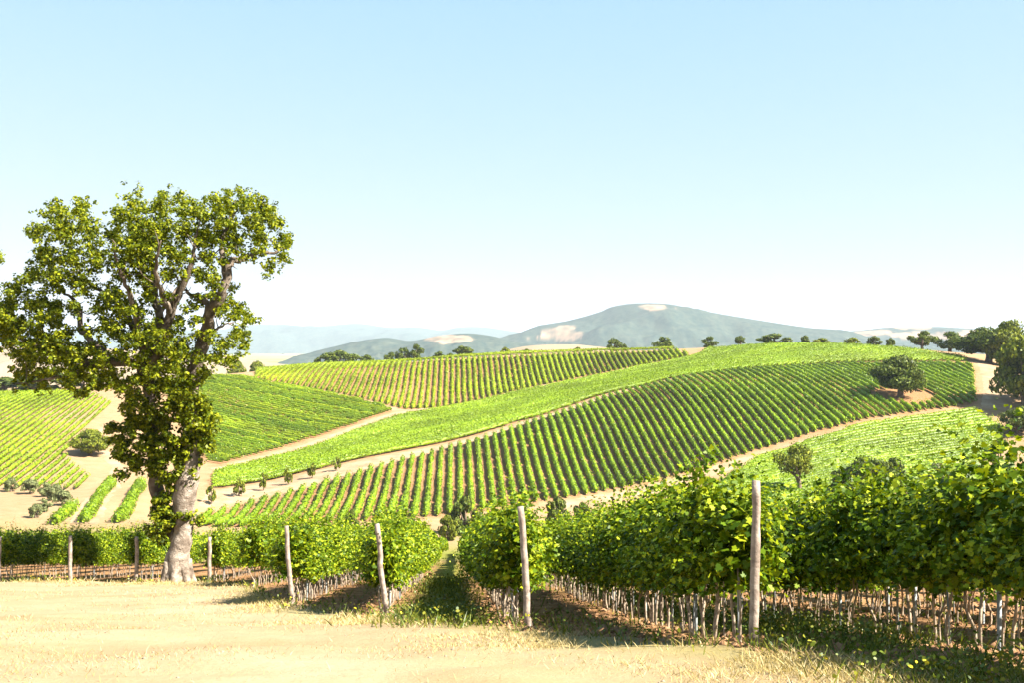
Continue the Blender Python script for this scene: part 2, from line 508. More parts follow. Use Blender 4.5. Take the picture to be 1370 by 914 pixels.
strip('dirt_track', [(690, 0, 454), (790, 0, 471.5), (860, 0, 486), (930, 0, 496)], [(690, 0, 456), (790, 0, 474), (860, 0, 488.5), (930, 0, 498.5)], M['track'], n=50, k=3)

# ------------------------------------------------------------------ far hills
def ridge(name, out, d, W, m, zb=-78, bares=(), nz=1.0, n=320, k=60):
    P = spline([((u - U0) / F * d, (V0 - v) / F * d) for u, v in out], n)
    t_ = np.linspace(-1, 1, k)
    X = np.repeat(P[:, 0:1], k, 1)
    Y = d + W * t_[None, :] + 0 * X
    zr = np.maximum(P[:, 1:2], zb + 2)
    fo = (1 - t_ ** 2) ** 1.3
    Z = zb + (zr - zb) * fo[None, :]
    Z += nz * W * .11 * fbm(X + 3 * d, Y, W * .3, 5) * (1 - np.abs(fo) ** 3)[None, :] * np.minimum(1, (zr - zb) / (W * .1))
    ends = np.minimum(np.arange(n), np.arange(n)[::-1]) / 12.0
    Z = zb - 5 + (Z - zb + 5) * np.clip(ends, 0, 1)[:, None] ** .7
    uu = U0 + F * X / Y; vv = V0 - F * Z / Y
    bare = np.zeros_like(X)
    for (bu, bv, ru, rv) in bares:
        q = ((uu - bu) / ru) ** 2 + ((vv - bv) / rv) ** 2 + 1.6 * fbm(uu, vv * 2.5, 16, 5)
        bare = np.maximum(bare, (1 - sstep(.7, 1.1, q)) * np.clip(.8 + .9 * fbm(uu, vv * 3, 9, 3), .2, 1))
    bare[:, k // 2 + 6:] *= 0
    ii = np.arange(n * k).reshape(n, k)
    o = MB().add(np.stack([X, Y, Z], -1), np.stack([ii[:-1, :-1], ii[1:, :-1], ii[1:, 1:], ii[:-1, 1:]], -1).reshape(-1, 4), bare.ravel()).build(name, m, smooth=True, attr='bare')
    return tag(o, kind='structure')
ridge('mountain', [(630, 466), (690, 447), (720, 436), (760, 429), (800, 418), (820, 410), (850, 406), (890, 407), (925, 414), (965, 421), (1010, 428), (1060, 436), (1100, 442), (1150, 452), (1210, 462), (1290, 470)],
      6000, 1100, M['hill'], bares=[(743, 446, 31, 11), (876, 411, 24, 4)])
ridge('hill', [(380, 486), (420, 472), (470, 459), (515, 452), (550, 456), (590, 449), (625, 446), (660, 450), (690, 458), (740, 464), (800, 472)], 4600, 700, M['hill'], bares=[(608, 453, 36, 6)])
ridge('mountain_range', [(-200, 442), (0, 446), (150, 440), (300, 441), (350, 434), (400, 437), (440, 436), (480, 433), (520, 438), (560, 438), (590, 442), (615, 438), (650, 438), (700, 445), (800, 455), (900, 466)], 13000, 2200, M['hill'])
ridge('hill', [(1050, 464), (1110, 447), (1160, 441), (1200, 437), (1250, 437), (1300, 440), (1370, 444), (1450, 441), (1600, 450)], 7000, 900, M['hill'],
      bares=[(1170, 446, 40, 5), (1240, 449, 60, 5), (1215, 438, 25, 3), (1300, 446, 50, 4)])
ridge('hill', [(640, 478), (700, 464), (760, 461), (800, 464), (860, 470), (950, 476)], 1900, 320, M['hill_dry'], nz=.3)
ridge('hill', [(-300, 455), (-100, 460), (0, 463), (60, 466), (120, 466), (200, 470), (280, 477), (350, 486), (420, 494)], 2600, 600, M['hill_dry'], nz=.5)

# ------------------------------------------------------------------ far vineyards
def row_mesh(mb, P, g, wid=.85, h0=.45, h1=1.6, dens=12, size=.42, gaps=.06):
    """one hedge-like vine row along the points P (n,2), ~1 m apart"""
    n = len(P)
    if n < 3: return
    Z = H(P[:, 0], P[:, 1])
    d = norm(np.gradient(P, axis=0))
    s = np.stack([d[:, 1], -d[:, 0]], -1)
    vig = 1 + .5 * fbm(P[:, 0], P[:, 1], 22, 3) + .25 * fbm(P[:, 0] + 50, P[:, 1], 3.5, 2)
    hole = g.random(n) < gaps
    vig = np.clip(np.where(hole, .45, vig), .4, 1.35)
    ww = wid * .36 * g.uniform(.75, 1.2, n) * vig; top = h0 + (h1 - h0) * g.uniform(.82, 1.0, n) * np.minimum(vig, 1.12)
    tp_ = np.ones(n); tp_[0] = tp_[-1] = .35; tp_[1] = tp_[-2] = .8
    ww = ww * tp_; top = h0 + (top - h0) * tp_
    sec = [(-1, h0 + .1), (-1, .75), (-.35, 1), (.35, 1), (1, .75), (1, h0 + .1)]
    V = np.zeros((n, 6, 3))
    for j, (a, hh) in enumerate(sec):
        V[:, j, :2] = P + s * (a * ww)[:, None]
        V[:, j, 2] = Z + (top * hh * .92 if hh > .6 else h0)
    F_ = []
    for j in range(6):
        q = (j + 1) % 6
        i = np.arange(n - 1) * 6
        F_.append(np.stack([i + j, i + q, i + 6 + q, i + 6 + j], -1))
    mb.add(V, np.concatenate(F_))
    nb = mb.n
    mb.f.append(np.arange(6).reshape(1, 6) + nb - n * 6); mb.f.append((np.arange(6)[::-1] + (n - 1) * 6).reshape(1, 6) + nb - n * 6)
    N = int(n * dens)
    q = g.uniform(0, n - 1.001, N)
    clump = .5 + .5 * np.sin(q * 2 * np.pi / 1.1 + g.uniform(0, 6))
    i = q.astype(int); f = (q - i)[:, None]
    c = P[i] * (1 - f) + P[i + 1] * f
    z = Z[i] * (1 - f[:, 0]) + Z[i + 1] * f[:, 0]
    th = g.uniform(-.35, np.pi + .35, N)
    rr = g.uniform(.75, 1.2, N) * vig[i]
    ox = np.cos(th) * wid * .5 * rr
    oz = h0 + .35 + (np.sin(th) * rr) * (h1 - h0 - .4) * (.85 + .25 * clump)
    cen = np.concatenate([c + s[i] * ox[:, None], (z + oz)[:, None]], -1)
    nr = np.concatenate([s[i] * np.cos(th)[:, None], np.sin(th)[:, None]], -1) + g.normal(size=(N, 3)) * .55
    mb.polys(cards(cen, nr, g.uniform(.6, 1.25, N) * size, 'oval', g))

def poly_rows(poly, dirv, spacing, phase=0.0, step=1.0):
    """points of parallel rows inside a plan polygon"""
    poly = np.asarray(poly); d = np.asarray(dirv) / np.linalg.norm(dirv)
    nrm_ = np.array([d[1], -d[0]])
    a, b = (poly @ nrm_).min(), (poly @ nrm_).max()
    c0, c1 = (poly @ d).min(), (poly @ d).max()
    rows = []
    k = math.ceil((a - phase) / spacing)
    while phase + k * spacing < b:
        o = phase + k * spacing
        tt = np.arange(c0, c1, step)
        P = o * nrm_ + tt[:, None] * d
        ins = inpoly(P[:, 0], P[:, 1], poly)
        ch = np.flatnonzero(np.diff(np.concatenate([[0], ins.astype(int), [0]])))
        for s0, s1 in zip(ch[::2], ch[1::2]):
            if s1 - s0 > 4: rows.append(P[s0:s1])
        k += 1
    return rows
def plan(*Ls): return np.array([xy(p) for L in Ls for p in L])
RD = np.array([AZ, 1.0])
HT = (1205, 531, 334)                          # the oak standing in the near field, with bare soil round it
ht = xy(HT)
def field_rows(rows, m, label, group, seed, skip=None, **kw):
    for q, P in enumerate(rows):
        segs = [P]
        if skip is not None:
            keep = (((P[:, 0] - skip[0] - 1) / 9.5) ** 2 + ((P[:, 1] - skip[1] - 1) / 8.5) ** 2) > 1 + .5 * fbm(P[:, 0], P[:, 1], 4, 2)
            ch = np.flatnonzero(np.diff(np.concatenate([[0], keep.astype(int), [0]])))
            segs = [P[a:b] for a, b in zip(ch[::2], ch[1::2]) if b - a > 4]
        for s_ in segs:
            mb = MB()
            row_mesh(mb, s_, np.random.default_rng(seed * 1000 + q), **kw)
            tag(mb.build('vine_row', m), label, 'vine row', group)
mid_poly = plan(MID_TOP, MID_BOT[::-1])
field_rows(poly_rows(mid_poly, RD, 2.6 * math.cos(math.atan(AZ)), 1.3), M['vine_far'], 'green vine row of the large striped field on the slope below the long track',
           'vine rows of the large striped field', 1, skip=ht, wid=1.25, h1=1.75, dens=17)
up_poly = plan(UP_BOT, UP_TOP[::-1])
field_rows(poly_rows(up_poly, RD, 2.6 * math.cos(math.atan(AZ)), 1.3, 1.2), M['vine_upper'], 'yellow-green vine row running up to the skyline in the upper striped field',
           'vine rows of the upper striped field', 2, wid=1.6, h0=.3, h1=1.7, dens=16, size=.5)
lm_poly = plan([(-60, 0, 250), (100, 0, 252), (128, 0, 262), (85, 0, 300), (118, 0, 335), (150, 0, 385), (120, 0, 410), (0, 0, 420), (-80, 0, 415)])
field_rows(poly_rows(lm_poly, np.array([-.195, 1.0]), 2.3, 0, 1.2), M['vine_left'], 'green vine row slanting up the field left of the oak, above the grey olive bushes',
           'vine rows of the field left of the oak', 3, wid=1.0, h1=1.5, dens=11, size=.45)
def mass(name, poly, dirv, spacing, m, label, seed, **kw):
    mb = MB(); g = np.random.default_rng(seed)
    for P in poly_rows(poly, dirv, spacing, 0, 1.2): row_mesh(mb, P, g, **kw)
    return tag(mb.build(name, m), label, 'vineyard', kind='stuff')
band_poly = plan(BAND_LO[:-1], [(1300, 0, 387)], CREST[::-1], BAND_HI[::-1])
mass('vine_field', band_poly, np.array([1.0, .82]), 1.9, M['vine_bright'], 'bright green vine band curving up over the hill crest between two striped fields', 31, wid=1.5, h1=1.6, dens=24, size=.42)
left_poly = plan(LEFT_BOT, LEFT_UP)
mass('vine_field', left_poly, np.array([1.0, -.42]), 2.5, M['vine_left'], 'dense darker green vine field right of the oak, above the pale track', 32, wid=1.2, h1=1.6, dens=16, size=.42, gaps=.10)
rl_poly = plan([(1010, 0, 290), (1150, 0, 306), (1240, 0, 315), (1307, 0, 320), (1345, 0, 305), (1330, 0, 280), (1250, 0, 255), (1100, 0, 245), (960, 0, 240), (930, 0, 258)])
mass('vine_field', rl_poly, np.array([1.0, .35]), 1.9, M['vine_bright'], 'bright green vine field at right below the striped slope', 33, wid=1.75, h1=1.6, dens=26, size=.38)
# crest hedge line along the skyline of the upper field
mbk = MB()
cp = spline([xy(p) for p in off(UP_TOP, 7)] , 200)
for o_ in (0, 2.2, 4.4): row_mesh(mbk, cp + np.array([0, o_]), np.random.default_rng(int(o_ * 10)), wid=1.5, h1=1.7, dens=20, size=.5)
tag(mbk.build('vine_row', M['vine_upper']), 'vine row lying crosswise along the skyline above the upper striped field', 'vine row')
# short young rows on the flat left of the trunk
for q, (a, b_, lab) in enumerate([((112, 0, 206), (150, 0, 262), 'short hedge-like vine row right beside the pale track near the oak trunk'),
                                  ((158, 0, 206), (190, 0, 258), 'short vine row between two bare soil strips left of the oak trunk'),
                                  ((72, 0, 204), (100, 0, 222), 'short shrubby vine row left of the pale track in the valley')]):
    A_, B_ = xy(a), xy(b_)
    L_ = int(np.linalg.norm(B_ - A_))
    mb = MB(); row_mesh(mb, A_ + (B_ - A_) * np.linspace(0, 1, L_)[:, None], np.random.default_rng(70 + q), wid=2.3, h1=2.3, dens=70, size=.42, h0=.25)
    tag(mb.build('vine_row', M['vine_far']), lab, 'vine row')

# ------------------------------------------------------------------ trees beyond
def tree_meshes(seed, nclump, nleaf, lsize, m, flat=1.0, low=.28, bark='bark_dark', shape='oval'):
    """unit tree: crown radius 1, height 1 (z), trunk from 0"""
    g = np.random.default_rng(seed)
    mb = MB()
    cl = []
    for i in range(nclump):
        th = g.uniform(0, 2 * np.pi); zz = g.uniform(0, 1)
        prof = math.sqrt(max(0.05, 1 - (2 * zz - .75) ** 2 * .8)) if zz > .35 else .55 + zz
        r = prof * math.sqrt(g.uniform(.1, 1)) * .8
        cl.append((r * math.cos(th), r * math.sin(th), low + (.92 - low) * zz, g.uniform(.16, .34)))
    for (cx, cy, cz, cr) in cl:
        d = norm(g.normal(size=(nleaf, 3)))
        rr = g.uniform(.35, 1.05, nleaf) ** .6
        cen = np.array([cx, cy, cz]) + d * rr[:, None] * np.array([cr, cr, cr * .55 * flat])
        mb.polys(cards(cen, d + g.normal(size=(nleaf, 3)) * .5 + np.array([0, 0, .3]), lsize * g.uniform(.6, 1.3, nleaf), shape, g))
    tb = MB()
    tube(tb, spline([(0, 0, -.03), (.03, 0, .2), (-.02, .03, .45), (0, 0, .75)], 8), np.linspace(.10, .03, 8), 8, .15, g)
    for (cx, cy, cz, cr) in cl[::3]:
        tube(tb, spline([(0.01, 0, .2 + .2 * g.random()), (cx * .45, cy * .45, cz * .62), (cx, cy, cz)], 5), np.linspace(.05, .012, 5), 5, .1, g)
    return mb.mesh('crown', M[m]), tb.mesh('trunk', M[bark], True)
TV = {
    'dark': [tree_meshes(100 + i, 20, 120, .11, 'tree_leaf') for i in range(4)],
    'yellow': [tree_meshes(120 + i, 26, 130, .12, 'tree_yellow', low=.25) for i in range(2)],
    'olive': [tree_meshes(130 + i, 22, 140, .11, 'olive_leaf', low=.18) for i in range(3)],
    'bush': [tree_meshes(140 + i, 24, 140, .11, 'tree_leaf', low=.05) for i in range(3)],
    'bushy': [tree_meshes(150 + i, 24, 140, .11, 'tree_yellow', low=.05) for i in range(2)],
    'big': [tree_meshes(160 + i, 36, 240, .07, 'tree_leaf', low=.26) for i in range(3)],
    'open': [tree_meshes(165, 16, 230, .075, 'tree_yellow', low=.52, flat=.8)],
    'bigy': [tree_meshes(170 + i, 40, 240, .07, 'tree_yellow', low=.2) for i in range(2)],
    'sapling': [tree_meshes(180 + i, 10, 70, .15, 'tree_yellow', flat=1.3, low=.2) for i in range(2)],
}
_tc = {}
def tree(kind, u, d, wpx, vtop=None, vbase=None, label='', group=None, name='tree', cat='tree', h=None, rz=None):
    x = (u - U0) / F * d
    z = float(H(np.array([x]), np.array([d]))[0])
    if h is None: h = (V0 - vtop) / F * d - z
    i = _tc[kind] = _tc.get(kind, -1) + 1
    me = TV[kind][i % len(TV[kind])]
    o = empty(name, (x, d, z - .05), rz if rz is not None else (i * 2.1) % 6.28)
    r = wpx / 2 / F * d * (1.55 if kind == 'sapling' else 1.3)
    for nm, mm in zip(('crown', 'trunk'), me):
        c = link(nm, mm, o)
        c.scale = (r, r, h)
    tag(o, label, cat, group)
    return o
G1 = 'trees along the skyline'
for k_, u, d, wp, vt, lab in [
    ('bushy', 318, 540, 22, 484, 'low yellow-green tree on the skyline just right of the oak crown'),
    ('bushy', 343, 540, 24, 483, 'small yellow-green tree at the left end of the upper striped field skyline'),
    ('dark', 452, 545, 48, 469, 'broad dark tree on the skyline, largest left of the tan hilltop'),
    ('bush', 425, 545, 12, 479, 'tiny bush on the skyline just left of a broad dark tree'),
    ('bush', 490, 545, 24, 475, 'low round tree on the skyline right of the broad dark tree'),
    ('dark', 523, 545, 17, 472, 'small tree at the left of a close skyline trio'),
    ('dark', 541, 550, 24, 466, 'middle tree of a close skyline trio below the tan hilltop'),
    ('dark', 557, 545, 20, 462, 'tallest, airy tree at the right of a close skyline trio'),
    ('bush', 588, 540, 17, 471, 'small round bush on the skyline left of a dark tree under the tan hilltop'),
    ('bush', 602, 540, 10, 473, 'tiny bush on the skyline touching the dark tree under the tan hilltop'),
    ('dark', 618, 540, 30, 463, 'dark spreading tree on the skyline under the right end of the tan hilltop'),
    ('yellow', 676, 545, 14, 465, 'small thin tree on the skyline alone before the pale dry field'),
    ('bush', 704, 545, 17, 467, 'small rounded tree on the skyline before the pale dry field, right of a thin one'),
    ('bush', 773, 545, 15, 465, 'low dark bush on the skyline below the tan clearing of the mountain'),
    ('bush', 790, 545, 10, 468, 'tiniest dark bush on the skyline right of a low bush'),
    ('dark', 822, 545, 22, 453, 'dark tree on the skyline with a small bush at its right, below the mountain top'),
    ('bush', 835, 545, 10, 460, 'small bush touching a dark skyline tree below the mountain top'),
    ('dark', 889, 545, 29, 451, 'round dark tree on the skyline alone below the mountain summit'),
    ('dark', 950, 530, 22, 451, 'round tree on the skyline where the bright vine band begins'),
    ('dark', 991, 510, 18, 449, 'small round tree on the skyline left of a long flat tree'),
    ('bush', 1035, 495, 46, 447, 'long flat-topped dark tree clump on the skyline of the bright band'),
    ('bush', 1077, 485, 13, 449, 'narrow dark tree on the skyline right of a long flat clump'),
    ('bushy', 1098, 485, 25, 452, 'low yellowish bush on the skyline of the bright band'),
    ('bushy', 1141, 475, 20, 451, 'low wide bush on the skyline before the far dry hills'),
    ('dark', 1169, 470, 18, 450, 'round dark tree on the skyline, left of two before the far dry hills'),
    ('bush', 1191, 465, 14, 452, 'small dark tree on the skyline, last before the tall trees at right'),
    ('dark', 1234, 450, 36, 443, 'tall rounded tree at the right end of the skyline'),
    ('dark', 1271, 440, 46, 445, 'broad dark tree beside the tall rounded one at the end of the crest'),
]:
    tree(k_, u, d, wp, vt, label=lab, group=G1)
tree('big', 1322, 400, 78, 436, label='large dark tree at the top of the pale track on the right')
tree('bigy', 1352, 392, 60, 431, label='tall tree behind the right edge, highest of the trees by the track')
tree('bigy', 1372, 322, 92, 455, label='big yellowish tree at the right edge beside the pale track')
tree('big', 1362, 300, 44, 545, label='dark tree at the right edge below the pale track')
tree('bush', 1338, 268, 40, 590, label='dark bush at the right end of the bright lower field', name='bush', cat='bush')
tree('big', HT[0], HT[2], 70, 478, label='dark spreading oak standing in bare soil in the middle of the striped field', name='oak_tree')
tree('open', 1068, 254, 56, 597, label='small oak with thick trunk in the valley behind the nearest post', name='oak_tree')
G2 = 'bushes in the valley'
for k_, u, d, wp, h_, lab in [('big', 1160, 246, 60, 9.5, 'dark green tree in the valley right of the small thick-trunked oak'), ('bush', 1195, 250, 40, 7.5, 'grey-green bush beside the dark valley tree on its right side'),
                          ('bush', 1125, 249, 34, 6.5, 'low dark bush between the small oak and the dark valley tree'), ('olive', 1255, 250, 44, 7.0, 'grey-green bush in the valley just above the vines at right'),
                          ('bush', 622, 215, 42, 7.5, 'dark bush at the lower edge of the striped field in the gap between vine rows'), ('bush', 745, 222, 34, 7.0, 'grey-green bush below the striped field right of the thin post'),
                          ('bush', 778, 226, 30, 5.5, 'low bush under the striped field beyond the vine row'), ('bushy', 600, 205, 26, 5.0, 'small yellowish bush in the valley gap between two vine rows'),
                          ('bush', 470, 205, 22, 5.2, 'dark small bush behind the vines below the striped field')]:
    tree(k_, u, d, wp, h=h_, label=lab, group=G2, name='bush', cat='bush')
G3 = 'saplings beside the pale track'
for u, d, wp, h_, lab in [(283, 246, 13, 5.6, 'young tree beside the track, first one right of the oak trunk'), (320, 255, 15, 5.4, 'bushy young tree beside the track, second one from the oak trunk'),
                      (353, 262, 11, 5.6, 'slim young tree beside the track, third one from the oak trunk'), (386, 268, 11, 5.2, 'thin young tree at the track edge, fourth from the oak trunk'),
                      (418, 273, 12, 5.0, 'reddish thin young tree at the track edge, fifth from the oak trunk'), (450, 279, 10, 4.6, 'last and smallest young tree along the track')]:
    tree('sapling', u, d, wp, h=h_ * .8, label=lab, group=G3, name='young_tree', cat='young tree')
G4 = 'grey olive bushes on the flat left of the oak'
for u, d, wp, h_, lab in [(15, 249, 18, 3.2, 'grey olive bush at the left frame edge below the vine field'), (41, 246, 21, 3.6, 'round grey olive bush, second below the vine field'),
                      (63, 241, 22, 3.5, 'grey olive bush third along the line below the vine field'), (74, 233, 24, 3.5, 'silver olive bush, largest near the bend of the pale track'),
                      (84, 226, 22, 3.4, 'silver olive bush right against the pale track'), (60, 218, 18, 3.0, 'small olive bush in the lower line on the flat'), (48, 211, 18, 2.8, 'lowest olive bush, just above the shaded vines')]:
    tree('olive', u, d, wp, h=h_, label=lab, group=G4, name='olive_tree', cat='olive tree')
tree('bigy', 122, 300, 46, 576, label='yellowish tree where the pale track bends at left', name='tree')
tree('bush', 55, 430, 80, 498, label='dark leafy tree beyond the top of the vine field at far left')
tree('bush', 5, 440, 50, 505, label='grey-green tree beyond the vine field at the left edge')
tree('dark', 110, 420, 60, 500, label='dark tree beyond the vine field seen under the oak crown')

# ------------------------------------------------------------------ the great oak
OD = 41.2
ob = at(238, 779, OD)
ob[2] = float(H(ob[0:1], ob[1:2])[0]) - .15
oak = empty('oak_tree', ob)
tag(oak, 'great old oak with pale thick trunk and wide leafy crown in front of the vines', 'oak tree')
g = np.random.default_rng(11)
def oak_pts(L): return np.array([at(u, v, OD + dd) - ob for u, v, dd in L])
trunk = MB()
tp = oak_pts([(236, 790, 0), (237, 772, 0), (239, 745, 0), (245, 718, 0), (247, 698, 0), (246, 675, 0), (250, 650, 0), (256, 622, .1), (257, 590, .1), (256, 550, .1), (258, 515, 0)])
tr_ = np.array([22, 18.5, 15.5, 12, 12, 14.5, 15, 12.5, 10, 9.5, 8.5]) / F * OD
TP = spline(tp, 44); TR = np.interp(np.linspace(0, 10, 44), np.arange(11), tr_)
tube(trunk, TP, TR * (1 + .05 * np.sin(np.arange(44) * 1.7)), 20, .06, g)
for th in np.linspace(0.3, 2 * np.pi + .3, 7, endpoint=False):   # root flare
    q_ = g.uniform(.8, 1.15)
    p0 = np.array([math.cos(th) * .34, math.sin(th) * .34, 1.0]); p1 = np.array([math.cos(th) * .5, math.sin(th) * .5, .4]); p2 = np.array([math.cos(th) * .78 * q_, math.sin(th) * .78 * q_, -.1])
    tube(trunk, spline([p0, p1, p2], 6), np.linspace(.2, .13, 6), 8, .12, g)
trunk.build('trunk', M['bark'], oak, smooth=True)
LIMBS = [
    ([(238, 722, .1), (224, 690, .5), (211, 660, .8), (206, 620, .8), (203, 580, .4), (200, 540, 0), (199, 506, 0), (196, 475, .3), (204, 450, .4), (214, 426, .5)], (10, 6.5)),
    ([(258, 515, 0), (266, 475, -.3), (276, 445, -.7), (282, 414, -1.2), (294, 399, -1.5), (303, 370, -1.6), (310, 350, -1.4), (328, 345, -1.0), (346, 337, -.6), (366, 338, -.3), (380, 330, 0)], (10, .8)),
    ([(258, 520, .2), (262, 490, .8), (272, 460, 1.6), (290, 440, 2.4), (312, 430, 3)], (6, .8)),
    ([(282, 414, -1.2), (270, 398, -.8), (252, 392, -.3), (240, 380, 0)], (5, .8)),
    ([(199, 506, 0), (212, 470, -.5), (228, 420, -.9), (243, 383, -1.1), (257, 353, -1.2), (260, 325, -1.2), (268, 295, -1)], (8.5, .8)),
    ([(214, 426, .5), (208, 400, .9), (206, 370, 1.2), (196, 330, 1.5), (190, 300, 1.6)], (6, .8)),
    ([(199, 510, 0), (184, 487, -.3), (150, 484, -.9), (122, 487, -1.1), (96, 478, -.8), (60, 466, -.4), (25, 452, 0), (0, 432, .2), (-25, 415, .2)], (8.5, 1)),
    ([(150, 484, -.9), (128, 462, -.5), (108, 440, 0), (106, 412, .5), (92, 396, .8), (78, 388, 1)], (6, .8)),
    ([(196, 475, .3), (182, 445, 1), (165, 415, 1.8), (140, 392, 2.6), (112, 372, 3.2), (92, 340, 3.6)], (6.5, .8)),
    ([(196, 475, .3), (186, 440, -.8), (176, 400, -1.7), (160, 360, -2.4), (150, 320, -2.8)], (6, .8)),
    ([(303, 370, -1.6), (296, 340, -1), (302, 305, -.5), (318, 280, 0)], (5, .8)),
    ([(199, 500, 0), (200, 460, 1.8), (214, 420, 3.2), (240, 380, 4), (262, 340, 4.4)], (6, .8)),
    ([(228, 420, -.9), (216, 392, -2), (208, 360, -3), (214, 320, -3.5)], (5, .8)),
    ([(122, 487, -1.4), (100, 500, -1.2), (60, 508, -1), (35, 512, -1)], (4, .8)),
]
for P, (r0, r1) in LIMBS:
    lb = MB()
    n = len(P) * 5
    pts = spline(oak_pts(P), n)
    pts[2:] += .028 * g.normal(size=(n - 2, 3))
    tube(lb, pts, np.linspace(r0, r1, n) / F * OD * (1 + .05 * g.normal(size=n)), 9, .08, g)
    # twigs leaving the limb
    for q in range(int(n * .25)):
        i = g.integers(n // 3, n)
        dv = norm(g.normal(size=3) + np.array([0, 0, .6]))
        L_ = g.uniform(.4, .9)
        tube(lb, spline([pts[i], pts[i] + dv * L_ * .5 + .08 * g.normal(size=3), pts[i] + dv * L_ + np.array([0, 0, .15])], 5), np.linspace(.03, .008, 5), 5, 0, g, cap=False)
    lb.build('limb', M['limb'], oak, smooth=True)
# foliage: (u, v, radius) in photo pixels at the oak's distance; each is spread in depth
CL = [(75, 285, 18), (108, 280, 18), (52, 310, 16), (85, 312, 20), (118, 310, 20), (60, 340, 20), (95, 345, 22), (130, 345, 20), (45, 365, 16), (75, 372, 22), (110, 378, 20),
      (20, 385, 18), (12, 415, 20), (45, 405, 20), (5, 440, 16), (-20, 420, 24), (-25, 390, 20), (-3, 345, 9), (70, 410, 16), (100, 412, 12),
      (160, 290, 16), (150, 318, 18), (185, 275, 20), (215, 272, 18), (245, 275, 18), (185, 305, 22), (215, 305, 22), (245, 308, 22), (170, 340, 20), (200, 340, 20), (232, 340, 18),
      (160, 365, 16), (190, 372, 18), (222, 368, 14), (270, 285, 20), (298, 272, 20), (300, 300, 22), (330, 270, 20), (355, 283, 16), (340, 300, 20), (275, 315, 20), (312, 322, 18), (345, 320, 14), (370, 300, 12), (378, 325, 12),
      (382, 348, 10), (362, 356, 9), (356, 368, 6), (385, 318, 6), (280, 342, 14), (300, 345, 10), (270, 365, 14), (285, 380, 14), (310, 385, 8), (300, 410, 16), (318, 420, 14), (335, 425, 11), (315, 445, 14), (330, 450, 9), (300, 460, 14), (325, 465, 8), (290, 480, 12), (308, 482, 10),
      (150, 395, 16), (135, 410, 16), (165, 415, 18), (150, 435, 20), (175, 450, 16), (185, 415, 16), (205, 440, 18), (215, 465, 18), (190, 480, 16), (165, 475, 16), (225, 490, 16), (240, 455, 14), (240, 430, 12), (250, 475, 12), (200, 400, 12), (255, 410, 10),
      (60, 455, 20), (85, 450, 18), (45, 480, 20), (80, 480, 22), (30, 500, 16), (60, 505, 18), (95, 505, 16), (115, 470, 16), (120, 500, 16), (100, 470, 14), (25, 475, 12), (135, 515, 14), (110, 525, 10), (150, 500, 12),
      (185, 510, 16), (210, 520, 16), (235, 525, 14), (140, 490, 12), (75, 430, 12), (30, 430, 12), (118, 440, 10), (190, 455, 14), (205, 500, 14), (222, 445, 12), (232, 475, 14), (245, 500, 14), (265, 450, 9), (225, 510, 16), (250, 530, 14), (180, 525, 14), (160, 520, 14), (135, 470, 12), (20, 442, 14), (45, 440, 14), (70, 470, 16), (100, 488, 16), (140, 480, 12), (5, 425, 14), (35, 462, 14), (10, 455, 14), (60, 425, 14), (15, 440, 12), (262, 430, 10), (268, 400, 10), (282, 445, 9), (265, 480, 10), (290, 395, 10), (275, 500, 9), (245, 345, 14), (225, 400, 12), (250, 365, 10), (340, 338, 9), (325, 345, 8), (352, 335, 8), (178, 325, 14), (205, 325, 14), (190, 350, 12)]
def tufts(mb, L, tuft_r, per_tuft, leaf, spread, g, frac=1.0, shape='lobed', zflat=.8):
    for (u, v, r) in L:
        rw = r / F * OD
        rx = (u - 190) / 200.0; rz = (v - 400) / 160.0
        dep = spread * math.sqrt(max(.08, 1 - min(1, .8 * rx * rx + .5 * rz * rz)))
        nt_ = max(3, int(frac * 36 * (r / 18.0) ** 2))
        for _ in range(nt_):
            dd = g.uniform(-1, 1) * dep
            c0 = at(u, v, OD + dd) - ob
            d = norm(g.normal(size=3)) * rw * g.uniform(.2, 1.08)
            d[1] *= 1.3
            c = c0 + d
            k = int(per_tuft * g.uniform(.5, 1.4))
            q = norm(g.normal(size=(k, 3)))
            cen = c + q * (tuft_r * g.uniform(.3, 1.0, (k, 1))) * np.array([1, 1, zflat])
            mb.polys(cards(cen, q * .7 + g.normal(size=(k, 3)) * .5 + np.array([0, -.1, .5]), leaf * g.uniform(.65, 1.3, k), shape, g))
cr = MB()
EDGE = [(u + g.normal() * 6, v + g.normal() * 6, r * 1.35) for u, v, r in CL]
tufts(cr, CL, .22, 28, .112, 3.0, g, .86)
tufts(cr, EDGE, .17, 14, .11, 3.2, g, .16)
cr.build('crown', M['oak_leaf'], oak)
SH = [(165, 590, 16), (185, 565, 20), (215, 560, 22), (250, 558, 20), (275, 575, 16), (200, 595, 20), (230, 590, 20), (260, 600, 14), (180, 620, 16), (165, 610, 12), (160, 635, 8), (210, 625, 14), (280, 600, 10), (270, 545, 14), (235, 540, 16), (195, 540, 14),
      (150, 570, 9), (225, 612, 14), (288, 560, 8), (215, 690, 11), (230, 684, 9), (225, 705, 10), (255, 694, 8), (268, 697, 6), (205, 712, 9), (240, 690, 8), (215, 722, 9), (212, 672, 9), (222, 668, 9), (228, 698, 9), (208, 690, 9), (240, 615, 12), (262, 618, 9), (232, 640, 9), (220, 645, 9), (268, 570, 12), (175, 545, 12), (250, 590, 12), (262, 585, 10), (248, 610, 12), (258, 632, 9), (240, 632, 10), (250, 560, 14), (262, 535, 10), (255, 515, 12), (268, 505, 9), (252, 648, 7), (232, 655, 8)]
sh = MB()
tufts(sh, SH, .23, 26, .14, 1.1, g)
sh.build('trunk_shoots', M['oak_leaf'], oak)

